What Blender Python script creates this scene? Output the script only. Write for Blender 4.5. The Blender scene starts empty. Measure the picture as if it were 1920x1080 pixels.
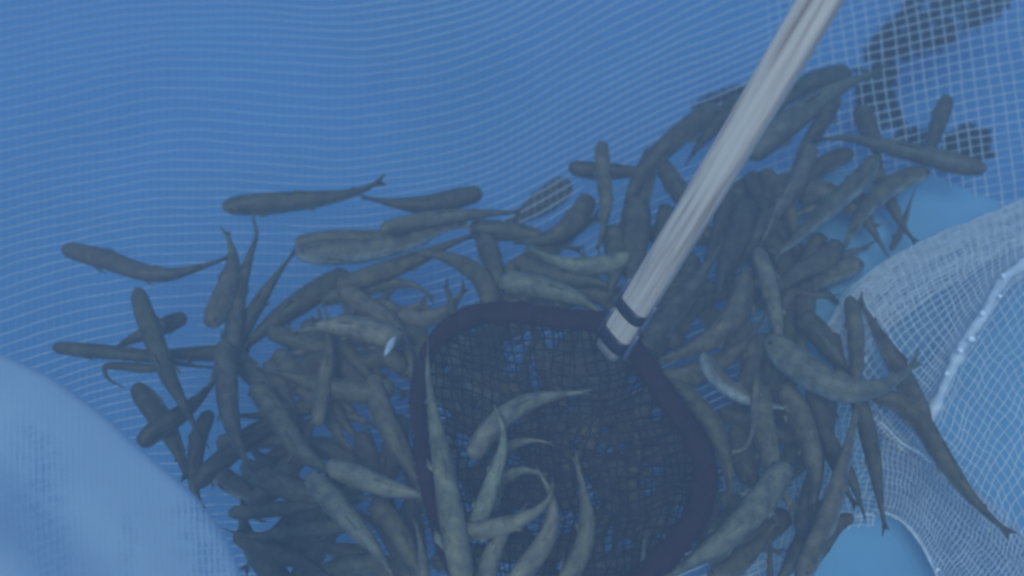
import bpy, math, random, bisect
from mathutils import Vector, noise
random.seed(7)
scene = bpy.context.scene
R = math.radians

# ------------------------------------------------------------------ camera
W, H = 1920, 1080
HF = 27.0
FPX = 960 / math.tan(R(HF))
PITCH = 55.0
CAM = Vector((0, 0, 1.0))
cam_d = bpy.data.cameras.new("camera"); cam = bpy.data.objects.new("camera", cam_d)
scene.collection.objects.link(cam); scene.camera = cam
cam.location = CAM; cam.rotation_euler = (R(90 - PITCH), 0, 0)
cam_d.sensor_width = 36; cam_d.lens = 18 / math.tan(R(HF))
cam_d.clip_start = 0.02; cam_d.clip_end = 200
cam_d.dof.use_dof = True; cam_d.dof.focus_distance = 0.95; cam_d.dof.aperture_fstop = 3.4
FWD = Vector((0, math.cos(R(PITCH)), -math.sin(R(PITCH))))
UPV = Vector((0, math.sin(R(PITCH)), math.cos(R(PITCH))))

# ------------------------------------------------------------------ sky, sun, exposure
world = bpy.data.worlds.new("World"); scene.world = world; world.use_nodes = True
wn = world.node_tree; wn.nodes.clear()
sky = wn.nodes.new("ShaderNodeTexSky"); sky.sky_type = 'NISHITA'; sky.sun_disc = False
SUN_EL, SUN_ROT = 62, 200
sky.sun_elevation = R(SUN_EL); sky.sun_rotation = R(SUN_ROT)
bg = wn.nodes.new("ShaderNodeBackground"); bg.inputs['Strength'].default_value = 0.10
wo = wn.nodes.new("ShaderNodeOutputWorld")
wn.links.new(sky.outputs[0], bg.inputs[0]); wn.links.new(bg.outputs[0], wo.inputs[0])
sd = bpy.data.lights.new("sun", 'SUN'); sd.energy = 1.5; sd.angle = R(25); sd.color = (1.0, 0.96, 0.9)
sun = bpy.data.objects.new("sun", sd); scene.collection.objects.link(sun)
a = R(SUN_ROT)
sdir = Vector((math.sin(a) * math.cos(R(SUN_EL)), math.cos(a) * math.cos(R(SUN_EL)), math.sin(R(SUN_EL))))
sun.rotation_euler = sdir.to_track_quat('Z', 'Y').to_euler(); sun.location = sdir * 5
scene.view_settings.view_transform = 'Standard'; scene.view_settings.look = 'None'
scene.view_settings.gamma = 1; scene.view_settings.use_curve_mapping = False
scene.view_settings.exposure = 0.63
scene.render.engine = 'CYCLES'
scene.cycles.volume_bounces = 1; scene.cycles.max_bounces = 8; scene.cycles.transparent_max_bounces = 24
scene.cycles.filter_width = 3.0

# ------------------------------------------------------------------ helpers
def ray(px, py):
    return (FWD * FPX + Vector((px - W / 2, 0, 0)) + UPV * (H / 2 - py)).normalized()
def sstep(t):
    t = max(0.0, min(1.0, t)); return t * t * (3 - 2 * t)
def S(x, y):                       # the pen's floor: a soft wavy bowl that climbs away from the camera
    return (-0.02 + 0.16 * sstep((y - 0.85) / 0.8) + 0.5 * max(0, y - 1.35)
            + 0.010 * math.sin(x * 5 + 1) * math.sin(y * 6))
def at(px, py, h=0.0):             # point of the ray that is h above the pen's floor
    d = ray(px, py); t = (1 - h) / max(0.05, -d.z)
    for _ in range(14):
        p = CAM + d * t
        e = p.z - (S(p.x, p.y) + h)
        t += e / max(0.25, -d.z) * 0.8
    return CAM + d * t
def atz(px, py, z):
    d = ray(px, py); return CAM + d * ((z - 1.0) / d.z)
def atd(px, py, dist):
    return CAM + ray(px, py) * dist
def pw(px_, p):                    # pixel size -> metres at p
    return px_ * (p - CAM).dot(FWD) / FPX
def lerp_table(tab, x):
    if x <= tab[0][0]: return tab[0][1]
    for (x0, y0), (x1, y1) in zip(tab, tab[1:]):
        if x <= x1:
            t = (x - x0) / (x1 - x0); return y0 + (y1 - y0) * t
    return tab[-1][1]
def catmull(P, n):                 # resample tuples on an even arc length
    P = [tuple(map(float, p)) for p in P]
    A = [tuple(2 * a - b for a, b in zip(P[0], P[1]))] + P + [tuple(2 * a - b for a, b in zip(P[-1], P[-2]))]
    out = []
    for i in range(1, len(A) - 2):
        for k in range(12):
            t = k / 12
            out.append(tuple(0.5 * (2 * b + (c - a_) * t + (2 * a_ - 5 * b + 4 * c - d) * t * t + (3 * b - a_ - 3 * c + d) * t ** 3)
                             for a_, b, c, d in zip(A[i - 1], A[i], A[i + 1], A[i + 2])))
    out.append(P[-1])
    L = [0]
    for p, q in zip(out, out[1:]):
        L.append(L[-1] + math.dist(p[:2], q[:2]) + 1e-9)
    res = []
    for i in range(n):
        s = L[-1] * i / (n - 1); j = min(len(L) - 2, max(0, bisect.bisect_right(L, s) - 1))
        t = (s - L[j]) / (L[j + 1] - L[j])
        res.append(tuple(a_ + (b - a_) * t for a_, b in zip(out[j], out[j + 1])))
    return res
def link(name, mesh, mats, parent=None):
    o = bpy.data.objects.new(name, mesh); scene.collection.objects.link(o)
    for m in (mats if isinstance(mats, (list, tuple)) else [mats]): mesh.materials.append(m)
    if parent: o.parent = parent
    return o
def empty(name, loc=(0, 0, 0)):
    o = bpy.data.objects.new(name, None); o.empty_display_size = 0.05; scene.collection.objects.link(o)
    o.location = loc; return o
def tag(o, label=None, cat=None, group=None, kind=None):
    if label: o['label'] = label
    if cat: o['category'] = cat
    if group: o['group'] = group
    if kind: o['kind'] = kind
    return o
class MB:
    def __init__(s): s.v = []; s.f = []; s.uv = []
    def tube(s, pts, rad, n=3, cap=True, flat=1.0, upv=None):
        if len(pts) < 2: return
        b = len(s.v); N = len(pts)
        for i, p in enumerate(pts):
            t = (pts[min(i + 1, N - 1)] - pts[max(i - 1, 0)]).normalized()
            u = Vector(upv) if upv else Vector((0, 0, 1))
            sd_ = t.cross(u)
            if sd_.length < 1e-4: sd_ = t.cross(Vector((1, 0, 0)))
            sd_.normalize(); u = sd_.cross(t)
            r = rad(i / (N - 1)) if callable(rad) else rad
            for k in range(n):
                a_ = 2 * math.pi * (k + .5) / n
                s.v.append(p + sd_ * math.cos(a_) * r + u * math.sin(a_) * r * flat)
        for i in range(N - 1):
            for k in range(n):
                s.f.append((b + i * n + k, b + i * n + (k + 1) % n, b + (i + 1) * n + (k + 1) % n, b + (i + 1) * n + k))
        if cap and n > 2:
            s.f.append(tuple(b + k for k in range(n))[::-1]); s.f.append(tuple(b + (N - 1) * n + k for k in range(n)))
    def build(s, name, mats, parent=None, smooth=True, loc=None):
        me = bpy.data.meshes.new(name)
        vs = s.v if loc is None else [v - loc for v in s.v]
        me.from_pydata([tuple(v) for v in vs], [], s.f)
        if smooth: me.polygons.foreach_set('use_smooth', [True] * len(me.polygons))
        me.update()
        return link(name, me, mats, parent)

# ------------------------------------------------------------------ materials
def mat(name, col, rough=0.6, var=0.15, scale=20, spec=0.3, bump=0.0, stretch=None, col2=None, coord='Object'):
    m = bpy.data.materials.new(name); m.use_nodes = True; nt = m.node_tree; N = nt.nodes; L = nt.links
    b = N['Principled BSDF']; b.inputs['Roughness'].default_value = rough
    b.inputs['Specular IOR Level'].default_value = spec
    tc = N.new('ShaderNodeTexCoord'); mp = N.new('ShaderNodeMapping')
    if stretch: mp.inputs['Scale'].default_value = stretch
    L.new(tc.outputs[coord], mp.inputs[0])
    nz = N.new('ShaderNodeTexNoise'); nz.inputs['Scale'].default_value = scale; nz.inputs['Detail'].default_value = 5
    L.new(mp.outputs[0], nz.inputs['Vector'])
    cr = N.new('ShaderNodeValToRGB')
    c2 = col2 or tuple(c * (1 + var) for c in col)
    cr.color_ramp.elements[0].color = (*[c * (1 - var) for c in col], 1) if not col2 else (*col, 1)
    cr.color_ramp.elements[1].color = (*c2, 1)
    cr.color_ramp.elements[0].position = 0.3; cr.color_ramp.elements[1].position = 0.7
    L.new(nz.outputs[0], cr.inputs[0]); L.new(cr.outputs[0], b.inputs['Base Color'])
    if bump:
        bp = N.new('ShaderNodeBump'); bp.inputs['Strength'].default_value = bump; bp.inputs['Distance'].default_value = 0.004
        L.new(nz.outputs[0], bp.inputs['Height']); L.new(bp.outputs[0], b.inputs['Normal'])
    return m
M_tank = mat('tank_paint', (0.108, 0.292, 0.52), 0.55, 0.12, 2.0)
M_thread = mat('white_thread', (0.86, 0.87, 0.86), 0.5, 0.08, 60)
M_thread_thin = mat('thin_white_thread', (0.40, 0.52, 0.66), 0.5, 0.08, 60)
M_dark_thread = mat('dark_net_thread', (0.010, 0.007, 0.013), 0.6, 0.3, 60)
M_rim = mat('maroon_rim_cloth', (0.030, 0.011, 0.020), 0.9, 0.35, 70, 0.1, 0.6)
M_band = mat('dark_clamp_metal', (0.022, 0.018, 0.032), 0.35, 0.3, 60, 0.5)
M_clear = mat('milky_plastic', (0.10, 0.115, 0.17), 0.3, 0.2, 40, 0.6)
M_clear2 = mat('gill_glint_pale', (0.42, 0.50, 0.54), 0.5, 0.25, 120)
M_seam = mat('seam_cord', (0.62, 0.66, 0.70), 0.35, 0.2, 60, 0.5, 0.7)
M_weed = mat('dark_weed', (0.007, 0.010, 0.007), 0.8, 0.5, 50)
M_glint_bubble = mat('glint_bubble_skin', (0.92, 0.95, 0.95), 0.08, 0.03, 50, 1.0)

def wood_mat():
    m = bpy.data.materials.new('pale_wood'); m.use_nodes = True; nt = m.node_tree; N = nt.nodes; L = nt.links
    b = N['Principled BSDF']; b.inputs['Roughness'].default_value = 0.6; b.inputs['Specular IOR Level'].default_value = 0.25
    uv = N.new('ShaderNodeUVMap'); mp = N.new('ShaderNodeMapping'); mp.inputs['Scale'].default_value = (1.2, 14, 1)
    mp.inputs['Rotation'].default_value = (0, 0, 0.02)
    L.new(uv.outputs[0], mp.inputs[0])
    nz = N.new('ShaderNodeTexNoise'); nz.inputs['Scale'].default_value = 1.6; nz.inputs['Detail'].default_value = 6
    nz.inputs['Distortion'].default_value = 0.5
    L.new(mp.outputs[0], nz.inputs['Vector'])
    cr = N.new('ShaderNodeValToRGB')
    e = cr.color_ramp.elements; e[0].position = 0.30; e[0].color = (0.28, 0.21, 0.16, 1); e[1].position = 0.62; e[1].color = (0.70, 0.60, 0.48, 1)
    q = e.new(0.46); q.color = (0.58, 0.47, 0.38, 1)
    L.new(nz.outputs[0], cr.inputs[0]); L.new(cr.outputs[0], b.inputs['Base Color'])
    bp = N.new('ShaderNodeBump'); bp.inputs['Strength'].default_value = 0.5; bp.inputs['Distance'].default_value = 0.003
    L.new(nz.outputs[0], bp.inputs['Height']); L.new(bp.outputs[0], b.inputs['Normal'])
    return m
M_wood = wood_mat()

def fish_mat():
    m = bpy.data.materials.new('fish_skin'); m.use_nodes = True; nt = m.node_tree; N = nt.nodes; L = nt.links
    b = N['Principled BSDF']; b.inputs['Roughness'].default_value = 0.52; b.inputs['Specular IOR Level'].default_value = 0.25
    oi = N.new('ShaderNodeObjectInfo')
    uv = N.new('ShaderNodeUVMap'); sp = N.new('ShaderNodeSeparateXYZ'); L.new(uv.outputs[0], sp.inputs[0])
    # v: 0 belly .. 1 back
    ramp = N.new('ShaderNodeValToRGB'); e = ramp.color_ramp.elements
    e[0].position = 0.12; e[0].color = (1, 1, 1, 1); e[1].position = 0.5; e[1].color = (0, 0, 0, 1)
    L.new(sp.outputs[1], ramp.inputs[0])
    mix = N.new('ShaderNodeMix'); mix.data_type = 'RGBA'
    L.new(ramp.outputs[0], mix.inputs[0]); L.new(oi.outputs['Color'], mix.inputs[6]); mix.inputs[7].default_value = (0.26, 0.30, 0.32, 1)
    tc = N.new('ShaderNodeTexCoord')
    vo = N.new('ShaderNodeTexVoronoi'); vo.inputs['Scale'].default_value = 190; L.new(tc.outputs['Object'], vo.inputs['Vector'])
    r2 = N.new('ShaderNodeValToRGB'); e = r2.color_ramp.elements; e[0].position = 0.12; e[0].color = (0.45, 0.45, 0.45, 1); e[1].position = 0.32; e[1].color = (1, 1, 1, 1)
    L.new(vo.outputs['Distance'], r2.inputs[0])
    nz = N.new('ShaderNodeTexNoise'); nz.inputs['Scale'].default_value = 80; nz.inputs['Detail'].default_value = 6; L.new(tc.outputs['Object'], nz.inputs['Vector'])
    r3 = N.new('ShaderNodeValToRGB'); e = r3.color_ramp.elements; e[0].position = 0.3; e[0].color = (0.48, 0.50, 0.52, 1); e[1].position = 0.7; e[1].color = (1.5, 1.45, 1.25, 1)
    L.new(nz.outputs[0], r3.inputs[0])
    m1 = N.new('ShaderNodeMix'); m1.data_type = 'RGBA'; m1.blend_type = 'MULTIPLY'; m1.inputs[0].default_value = 1
    L.new(mix.outputs[2], m1.inputs[6]); L.new(r2.outputs[0], m1.inputs[7])
    m2 = N.new('ShaderNodeMix'); m2.data_type = 'RGBA'; m2.blend_type = 'MULTIPLY'; m2.inputs[0].default_value = 1
    L.new(m1.outputs[2], m2.inputs[6]); L.new(r3.outputs[0], m2.inputs[7])
    L.new(m2.outputs[2], b.inputs['Base Color'])
    return m
M_fish = fish_mat()
M_eye = mat('fish_eye', (0.01, 0.01, 0.012), 0.15, 0.2, 50, 0.6)

def sheet_mat():                   # very fine doubled netting: nearly closed, its holes open up in bands
    m = bpy.data.materials.new('fine_white_net'); m.use_nodes = True; nt = m.node_tree; N = nt.nodes; L = nt.links
    b = N['Principled BSDF']; b.inputs['Roughness'].default_value = 0.75; b.inputs['Base Color'].default_value = (0.52, 0.67, 0.77, 1)
    b.inputs['Specular IOR Level'].default_value = 0.15
    out = N['Material Output']
    uv = N.new('ShaderNodeUVMap'); sp = N.new('ShaderNodeSeparateXYZ'); L.new(uv.outputs[0], sp.inputs[0])
    nzw = N.new('ShaderNodeTexNoise'); nzw.inputs['Scale'].default_value = .16; nzw.inputs['Detail'].default_value = 2; L.new(uv.outputs[0], nzw.inputs['Vector'])
    def M(op, a_, b_):
        n = N.new('ShaderNodeMath'); n.operation = op
        for i, v in enumerate((a_, b_)):
            if v is None: continue
            if isinstance(v, (int, float)): n.inputs[i].default_value = v
            else: L.new(v, n.inputs[i])
        return n.outputs[0]
    warp = M('MULTIPLY', nzw.outputs[0], 0.5)
    su = M('SINE', M('MULTIPLY', M('ADD', sp.outputs[0], warp), 6.2832), None)
    sv = M('SINE', M('MULTIPLY', M('ADD', sp.outputs[1], warp), 6.2832), None)
    su1 = M('MULTIPLY', M('ADD', su, 1), .5); sv1 = M('ADD', M('MULTIPLY', M('ADD', sv, 1), .3), .4)
    at_ = N.new('ShaderNodeAttribute'); at_.attribute_name = 'openness'
    nz3 = N.new('ShaderNodeTexNoise'); nz3.inputs['Scale'].default_value = .35; nz3.inputs['Detail'].default_value = 4; L.new(uv.outputs[0], nz3.inputs['Vector'])
    nzb = M('MAXIMUM', M('MULTIPLY', M('SUBTRACT', nz3.outputs[0], .30), 4.5), 0.0)
    hole = M('MINIMUM', M('MULTIPLY', M('MULTIPLY', su1, sv1), M('MULTIPLY', at_.outputs['Fac'], nzb)), .9)
    tr = N.new('ShaderNodeBsdfTransparent'); mx = N.new('ShaderNodeMixShader')
    tl = N.new('ShaderNodeBsdfTranslucent'); tl.inputs[0].default_value = (0.52, 0.67, 0.77, 1); m0 = N.new('ShaderNodeMixShader'); m0.inputs[0].default_value = .3
    L.new(b.outputs[0], m0.inputs[1]); L.new(tl.outputs[0], m0.inputs[2])
    L.new(hole, mx.inputs[0]); L.new(m0.outputs[0], mx.inputs[1]); L.new(tr.outputs[0], mx.inputs[2]); L.new(mx.outputs[0], out.inputs[0])
    bp = N.new('ShaderNodeBump'); bp.inputs['Strength'].default_value = 0.3; bp.inputs['Distance'].default_value = 0.002
    L.new(M('MULTIPLY', su1, M('ADD', hole, .08)), bp.inputs['Height']); L.new(bp.outputs[0], b.inputs['Normal'])
    return m
M_sheet = sheet_mat()

# ------------------------------------------------------------------ the tank
def box_mesh(x0, x1, y0, y1, z0, z1):
    v = [Vector((x, y, z)) for z in (z0, z1) for y in (y0, y1) for x in (x0, x1)]
    f = [(0, 2, 3, 1), (4, 5, 7, 6), (0, 1, 5, 4), (2, 6, 7, 3), (0, 4, 6, 2), (1, 3, 7, 5)]
    return v, f
TZ = -0.20
gr = MB(); gr.v, gr.f = box_mesh(-3.2, 3.2, -2.2, 4.2, TZ - .12, TZ - .056)
tag(gr.build('ground', mat('concrete', (0.28, 0.27, 0.25), 0.9, 0.15, 6), smooth=False), kind='structure')
fl = MB()
nx, ny = 60, 60
for j in range(ny + 1):
    for i in range(nx + 1):
        x = -2.2 + 4.4 * i / nx; y = -1.2 + 4.4 * j / ny
        fl.v.append(Vector((x, y, TZ + 0.006 * noise.noise(Vector((x * 3, y * 3, 0))))))
for j in range(ny):
    for i in range(nx):
        k = j * (nx + 1) + i; fl.f.append((k, k + 1, k + nx + 2, k + nx + 1))
tank = empty('tank', (0, 1.0, TZ))
tag(tank, 'light blue painted tank that holds the water and the white net', 'tank')
INV = -Vector((0, 1.0, TZ))
def shift(mb): mb.v = [v + INV for v in mb.v]; return mb
shift(fl).build('tank_bottom', M_tank, tank)
for (x0, x1, y0, y1) in ((-2.3, -2.203, -1.3, 3.3), (2.203, 2.3, -1.3, 3.3), (-2.2, 2.2, 3.203, 3.3), (-2.2, 2.2, -1.3, -1.203)):
    w_ = MB(); w_.v, w_.f = box_mesh(x0, x1, y0, y1, TZ - 0.05, 0.95)
    shift(w_).build('tank_wall', M_tank, tank, smooth=False)

# ------------------------------------------------------------------ the white net pen
pen = empty('net_pen', (0, 0.8, 0)); PINV = -Vector((0, 0.8, 0))
tag(pen, 'white fine-meshed net pen hanging in the blue tank under the fish', 'net')
BASE = [(-400, 150), (0, 40), (100, 21), (200, 7), (300, -3), (450, -6), (550, -3), (640, 0), (740, -12), (820, -26), (890, -48), (940, -66),
        (990, -88), (1033, -112), (1073, -135), (1140, -172), (1210, -207), (1280, -240), (1400, -288), (1500, -325), (1600, -355), (1700, -381), (1800, -403),
        (1920, -427), (2300, -490)]
def Dsm(px):
    return sum(lerp_table(BASE, px + o) for o in (-40, -20, 0, 20, 40)) / 5
def row_y(px, y0):
    d = Dsm(px)
    if px < 300: d *= 1 + max(0, y0 - 250) / 450
    if px < 640: d -= 16 * math.exp(-((px - 330) / 170) ** 2) * math.exp(-((y0 - 210) / 170) ** 2)
    d += 7 * noise.noise(Vector((px / 160, y0 / 90, 3.1))) + 2.0 * noise.noise(Vector((px / 50, y0 / 24, 9.1)))
    return y0 + d
def rrow(t): return .00062 + .0004 * sstep((t - .35) / .35)
def gap(px, py):                   # here the pen's floor is closed cloth, not open netting
    return px > 1440 and py > 330 + 60 * sstep((px - 1700) / 200) + .25 * max(0, 1560 - px)
rows = MB()
y0 = -170; k = 0
while y0 < 1750:
    pts = []
    for px in range(-260, 2240, 16):
        py = row_y(px, y0)
        if -260 < py < 1230 and not gap(px, py): pts.append(at(px, py) + PINV)
        elif len(pts) > 1:
            rows.tube(pts, rrow, 3); pts = []
        else: pts = []
    rows.tube(pts, rrow, 3)
    y0 += 17.6 + 2.2 * math.sin(k * 0.33 + 1); k += 1
rows.build('weft_threads', M_thread, pen)
cols = MB(); colsb = MB()
x0 = -260
while x0 < 2240:
    pts = []
    big = x0 > 1440
    for py in range(-260, 1240, 18):
        px = x0 + 0.12 * (py - 200) * sstep((x0 - 1300) / 300) + 6 * noise.noise(Vector((x0 / 60, py / 120, 5)))
        if not gap(px, py): pts.append(at(px, py, -0.0005) + PINV)
    (colsb if big else cols).tube(pts, (0.0006 + .0003 * sstep((x0 - 1440) / 200)) if big else 0.00034, 3)
    x0 += 24 if big else 14.5
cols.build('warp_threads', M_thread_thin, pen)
colsb.build('coarse_warp_threads', M_thread, pen)

M_cloth = mat('closed_net_cloth', (0.19, 0.40, 0.57), 0.8, 0.08, 6, 0.1)
cl_ = MB(); g = 40
for j in range(g + 1):
    for i in range(g + 1):
        px = 1380 + 800 * i / g; top = 320 + 60 * sstep((px - 1700) / 200) + .25 * max(0, 1560 - px)
        cl_.v.append(at(px, top + (1240 - top) * j / g, -.006 + .004 * noise.noise(Vector((px / 130, j * .3, 2)))) + PINV)
for j in range(g):
    for i in range(g):
        k_ = j * (g + 1) + i; cl_.f.append((k_, k_ + 1, k_ + g + 2, k_ + g + 1))
cl_.build('closed_cloth', M_cloth, pen)

def loft(ctrl, nu, nv):            # ctrl rows of (px, py, h) -> function (u, v) -> world
    rws = [catmull(r, 24) for r in ctrl]
    def P(u, v):
        q = max(0, min(22.999, u * 23)); i = int(q); t = q - i
        line = [tuple(a_ + (b - a_) * t for a_, b in zip(r[i], r[i + 1])) for r in rws]
        n = len(line) - 1; z = max(0, min(n - 1e-6, v * n)); j = int(z); s = z - j
        A = line[j - 1] if j > 0 else tuple(2 * a_ - b for a_, b in zip(line[0], line[1]))
        D = line[j + 2] if j + 2 <= n else tuple(2 * a_ - b for a_, b in zip(line[-1], line[-2]))
        B, C = line[j], line[j + 1]
        return tuple(0.5 * (2 * b + (c - a_) * s + (2 * a_ - 5 * b + 4 * c - d) * s * s + (3 * b - a_ - 3 * c + d) * s ** 3) for a_, b, c, d in zip(A, B, C, D))
    return P
def net_panel(name, ctrl, nu, nv, ru, rv, m, wob=4.0, seed=0, seg=46, hoff=0.0):
    P = loft(ctrl, nu, nv); mb = MB()
    def pt(u, v):
        px, py, h = P(u, v)
        px += wob * noise.noise(Vector((u * 9, v * 9, seed))); py += wob * noise.noise(Vector((u * 9, v * 9, seed + 40)))
        return at(px, py, h + hoff + 0.004 * noise.noise(Vector((u * 6, v * 6, seed + 80)))) + PINV
    for i in range(nu):
        u = (i + .5) / nu; mb.tube([pt(u, j / seg) for j in range(seg + 1)], ru, 3)
    for j in range(nv):
        v = (j + .5) / nv; mb.tube([pt(i / seg, v) for i in range(seg + 1)], rv, 3)
    return mb.build(name, m, pen)
# upper right fold: rows run along the fold's edge
A_ctrl = [[(1540, 640, .035), (1580, 560, .05), (1640, 500, .06), (1730, 450, .06), (1840, 405, .06), (1990, 340, .06)],
          [(1560, 660, .045), (1610, 590, .06), (1670, 530, .07), (1750, 485, .07), (1850, 440, .07), (1990, 390, .07)],
          [(1590, 720, .045), (1640, 640, .06), (1700, 580, .07), (1780, 530, .07), (1860, 480, .07), (1990, 430, .07)],
          [(1640, 800, .04), (1690, 740, .05), (1745, 680, .06), (1805, 600, .065), (1875, 520, .07), (1990, 460, .07)],
          [(1690, 850, .035), (1735, 790, .045), (1780, 715, .06), (1825, 640, .065), (1895, 540, .07), (2010, 470, .07)]]
net_panel('folded_netting', A_ctrl, 30, 30, 0.0007, 0.0007, M_thread, 5, 1)
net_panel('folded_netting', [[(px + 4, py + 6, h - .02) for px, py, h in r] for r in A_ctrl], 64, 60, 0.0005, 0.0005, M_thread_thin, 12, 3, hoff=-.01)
A2 = [[(px + 6, py + 4, h - .012) for px, py, h in r] for r in A_ctrl[:3]]
net_panel('folded_netting', A2, 46, 34, 0.00055, 0.00055, M_thread, 9, 5, hoff=-.01)
A3 = [[(px, py, h - .02) for px, py, h in r] for r in A_ctrl[:2]]
net_panel('folded_netting', A3, 70, 16, 0.00055, 0.00055, M_thread, 9, 8, hoff=-.01)
B_ctrl = [[(1690, 840, .03), (1740, 760, .045), (1780, 680, .06), (1840, 590, .07), (1910, 510, .075), (2050, 450, .08)],
          [(1760, 900, .03), (1810, 800, .04), (1860, 710, .05), (1920, 640, .06), (1980, 590, .06), (2080, 540, .06)],
          [(1830, 960, .03), (1880, 870, .04), (1930, 790, .05), (1990, 720, .05), (2050, 690, .05), (2120, 640, .05)],
          [(1900, 1100, .03), (1960, 990, .04), (2020, 900, .05), (2080, 830, .05), (2120, 790, .05), (2180, 760, .05)]]
net_panel('side_netting', B_ctrl, 26, 20, 0.00062, 0.00062, M_thread, 9, 11)
C_ctrl = [[(1655, 790, .03), (1690, 810, .035), (1740, 840, .04), (1800, 890, .04), (1880, 960, .04), (2000, 1080, .04)],
          [(1650, 870, .03), (1690, 880, .035), (1730, 910, .04), (1780, 960, .04), (1860, 1040, .04), (1960, 1160, .04)],
          [(1645, 965, .03), (1690, 975, .035), (1720, 1010, .04), (1745, 1055, .04), (1790, 1130, .04), (1860, 1230, .04)]]
net_panel('folded_netting', C_ctrl, 44, 14, 0.0008, 0.0006, M_seam, 5, 15)
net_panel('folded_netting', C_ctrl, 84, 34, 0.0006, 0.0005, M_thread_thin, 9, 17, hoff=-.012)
D_ctrl = [[(1360, 800, .0), (1440, 770, .0), (1520, 740, .0), (1600, 730, .005), (1680, 760, .02)],
          [(1350, 900, .0), (1440, 880, .0), (1530, 850, .0), (1600, 840, .01), (1670, 850, .02)],
          [(1340, 1010, .0), (1430, 1000, .0), (1510, 960, .0), (1580, 930, .01), (1650, 930, .02)],
          [(1330, 1120, .0), (1420, 1110, .0), (1500, 1060, .0), (1560, 1000, .01), (1640, 985, .02)]]
net_panel('folded_netting', D_ctrl, 26, 26, 0.0007, 0.0005, M_thread, 12, 21)
# corded seams
def seam(pts, rpx, name='seam', seed=0):
    c = [at(*p) + PINV for p in catmull(pts, 60)]
    mb = MB()
    mb.tube(c, lambda t: pw(rpx, Vector((0, .8, 0))) * (0.55 + 1.1 * abs(noise.noise(Vector((t * 14, seed, 0))))), 9)
    return mb.build(name, M_seam, pen)
seam([(1990, 455, .085), (1915, 500, .085), (1880, 525, .085), (1845, 590, .085), (1810, 640, .08), (1775, 715, .075), (1750, 770, .07), (1735, 800, .06)], 13, 'seam', 1)
seam([(1640, 955, .04), (1670, 965, .045), (1700, 985, .045), (1730, 1025, .045), (1755, 1075, .045), (1780, 1130, .045)], 3.2, 'edge_cord', 2)
seam([(1650, 790, .04), (1690, 830, .045), (1725, 850, .045), (1745, 870, .045)], 4, 'edge_cord', 3)

# the near fold of the pen, bottom left: a doubled sheet of finer netting that rolls over its top edge
EDGE = [(-260, 590), (-100, 620), (0, 661), (60, 688), (110, 714), (200, 780), (265, 840), (330, 895), (385, 948), (425, 1010), (452, 1078), (470, 1180), (480, 1300)]
E = catmull(EDGE, 70)
sh = MB(); ns = 80; uvs = []; opn = []
for j in range(ns + 1):
    s = j / ns
    for i, (ex, ey) in enumerate(E):
        t = i / 69
        # s=0 far under the fold, s=.22 crest, s=1 near the camera
        tx, ty = -520, 1350
        if s < .22:
            q = (1 - s / .22)
            g = 26 * math.sin(q * 1.5); dist = 0.80 + 0.18 * q ** 1.3
            cx, cy = ex - g * .75, ey + g * .65
        else:
            q = (s - .22) / .78
            cx = ex + (tx - ex) * q * .85; cy = ey + (ty - ey) * q * .85
            dist = 0.80 - 0.03 * math.sqrt(q) - .16 * q + 0.003 * math.sin(q * 9 + t * 3) * q + 0.006 * noise.noise(Vector((t * 4, q * 6, 1)))
        sh.v.append(atd(cx, cy, dist) + PINV); uvs.append(((cx - .00011 * (cy - 800) ** 2) / 11.5, cy / 10))
        g1 = math.exp(-((cx - 75 - .12 * (cy - 900)) / 42) ** 2) * sstep((cy - 760) / 90)
        g2 = math.exp(-((cx - (370 + .25 * (cy - 960))) / 34) ** 2) * sstep((cy - 900) / 60)
        g3 = .5 * math.exp(-((cx - 240) / 14) ** 2) * sstep((cy - 940) / 50)
        opn.append(min(1, g1 + g2 + g3 + .05))
for j in range(ns):
    for i in range(69):
        k = j * 70 + i; sh.f.append((k, k + 1, k + 71, k + 70))
sheet = sh.build('draped_fine_netting', M_sheet, pen)
ul = sheet.data.uv_layers.new(name='UVMap')
for lp in sheet.data.loops: ul.data[lp.index].uv = uvs[lp.vertex_index]
oa = sheet.data.attributes.new('openness', 'FLOAT', 'POINT'); oa.data.foreach_set('value', opn)
sheet['label'] = 'pale closely woven fold of netting bulging at the bottom left'

# white glints along the seam, modelled as small bright bubbles
bub_me = None
for n_, (px, py, r_) in enumerate([(1882, 517, 5), (1843, 587, 6), (1822, 635, 7), (1801, 656, 6), (1875, 555, 4), (1776, 700, 5), (1758, 1068, 4)]):
    c = at(px, py, .10 if px > 1770 else .055); r = pw(r_, c)
    if bub_me is None:
        import bmesh
        bm = bmesh.new(); bmesh.ops.create_icosphere(bm, subdivisions=3, radius=1)
        bub_me = bpy.data.meshes.new('bubble'); bm.to_mesh(bub_me); bm.free()
        bub_me.polygons.foreach_set('use_smooth', [True] * len(bub_me.polygons)); bub_me.materials.append(M_glint_bubble)
    o = bpy.data.objects.new('glint_bubble', bub_me); scene.collection.objects.link(o); o.location = c; o.scale = (r, r, r * .8)
    tag(o, 'tiny bubble modelled for a glint on the white cord of the net on the right', 'bubble', 'glint bubbles on the net cord')

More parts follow.
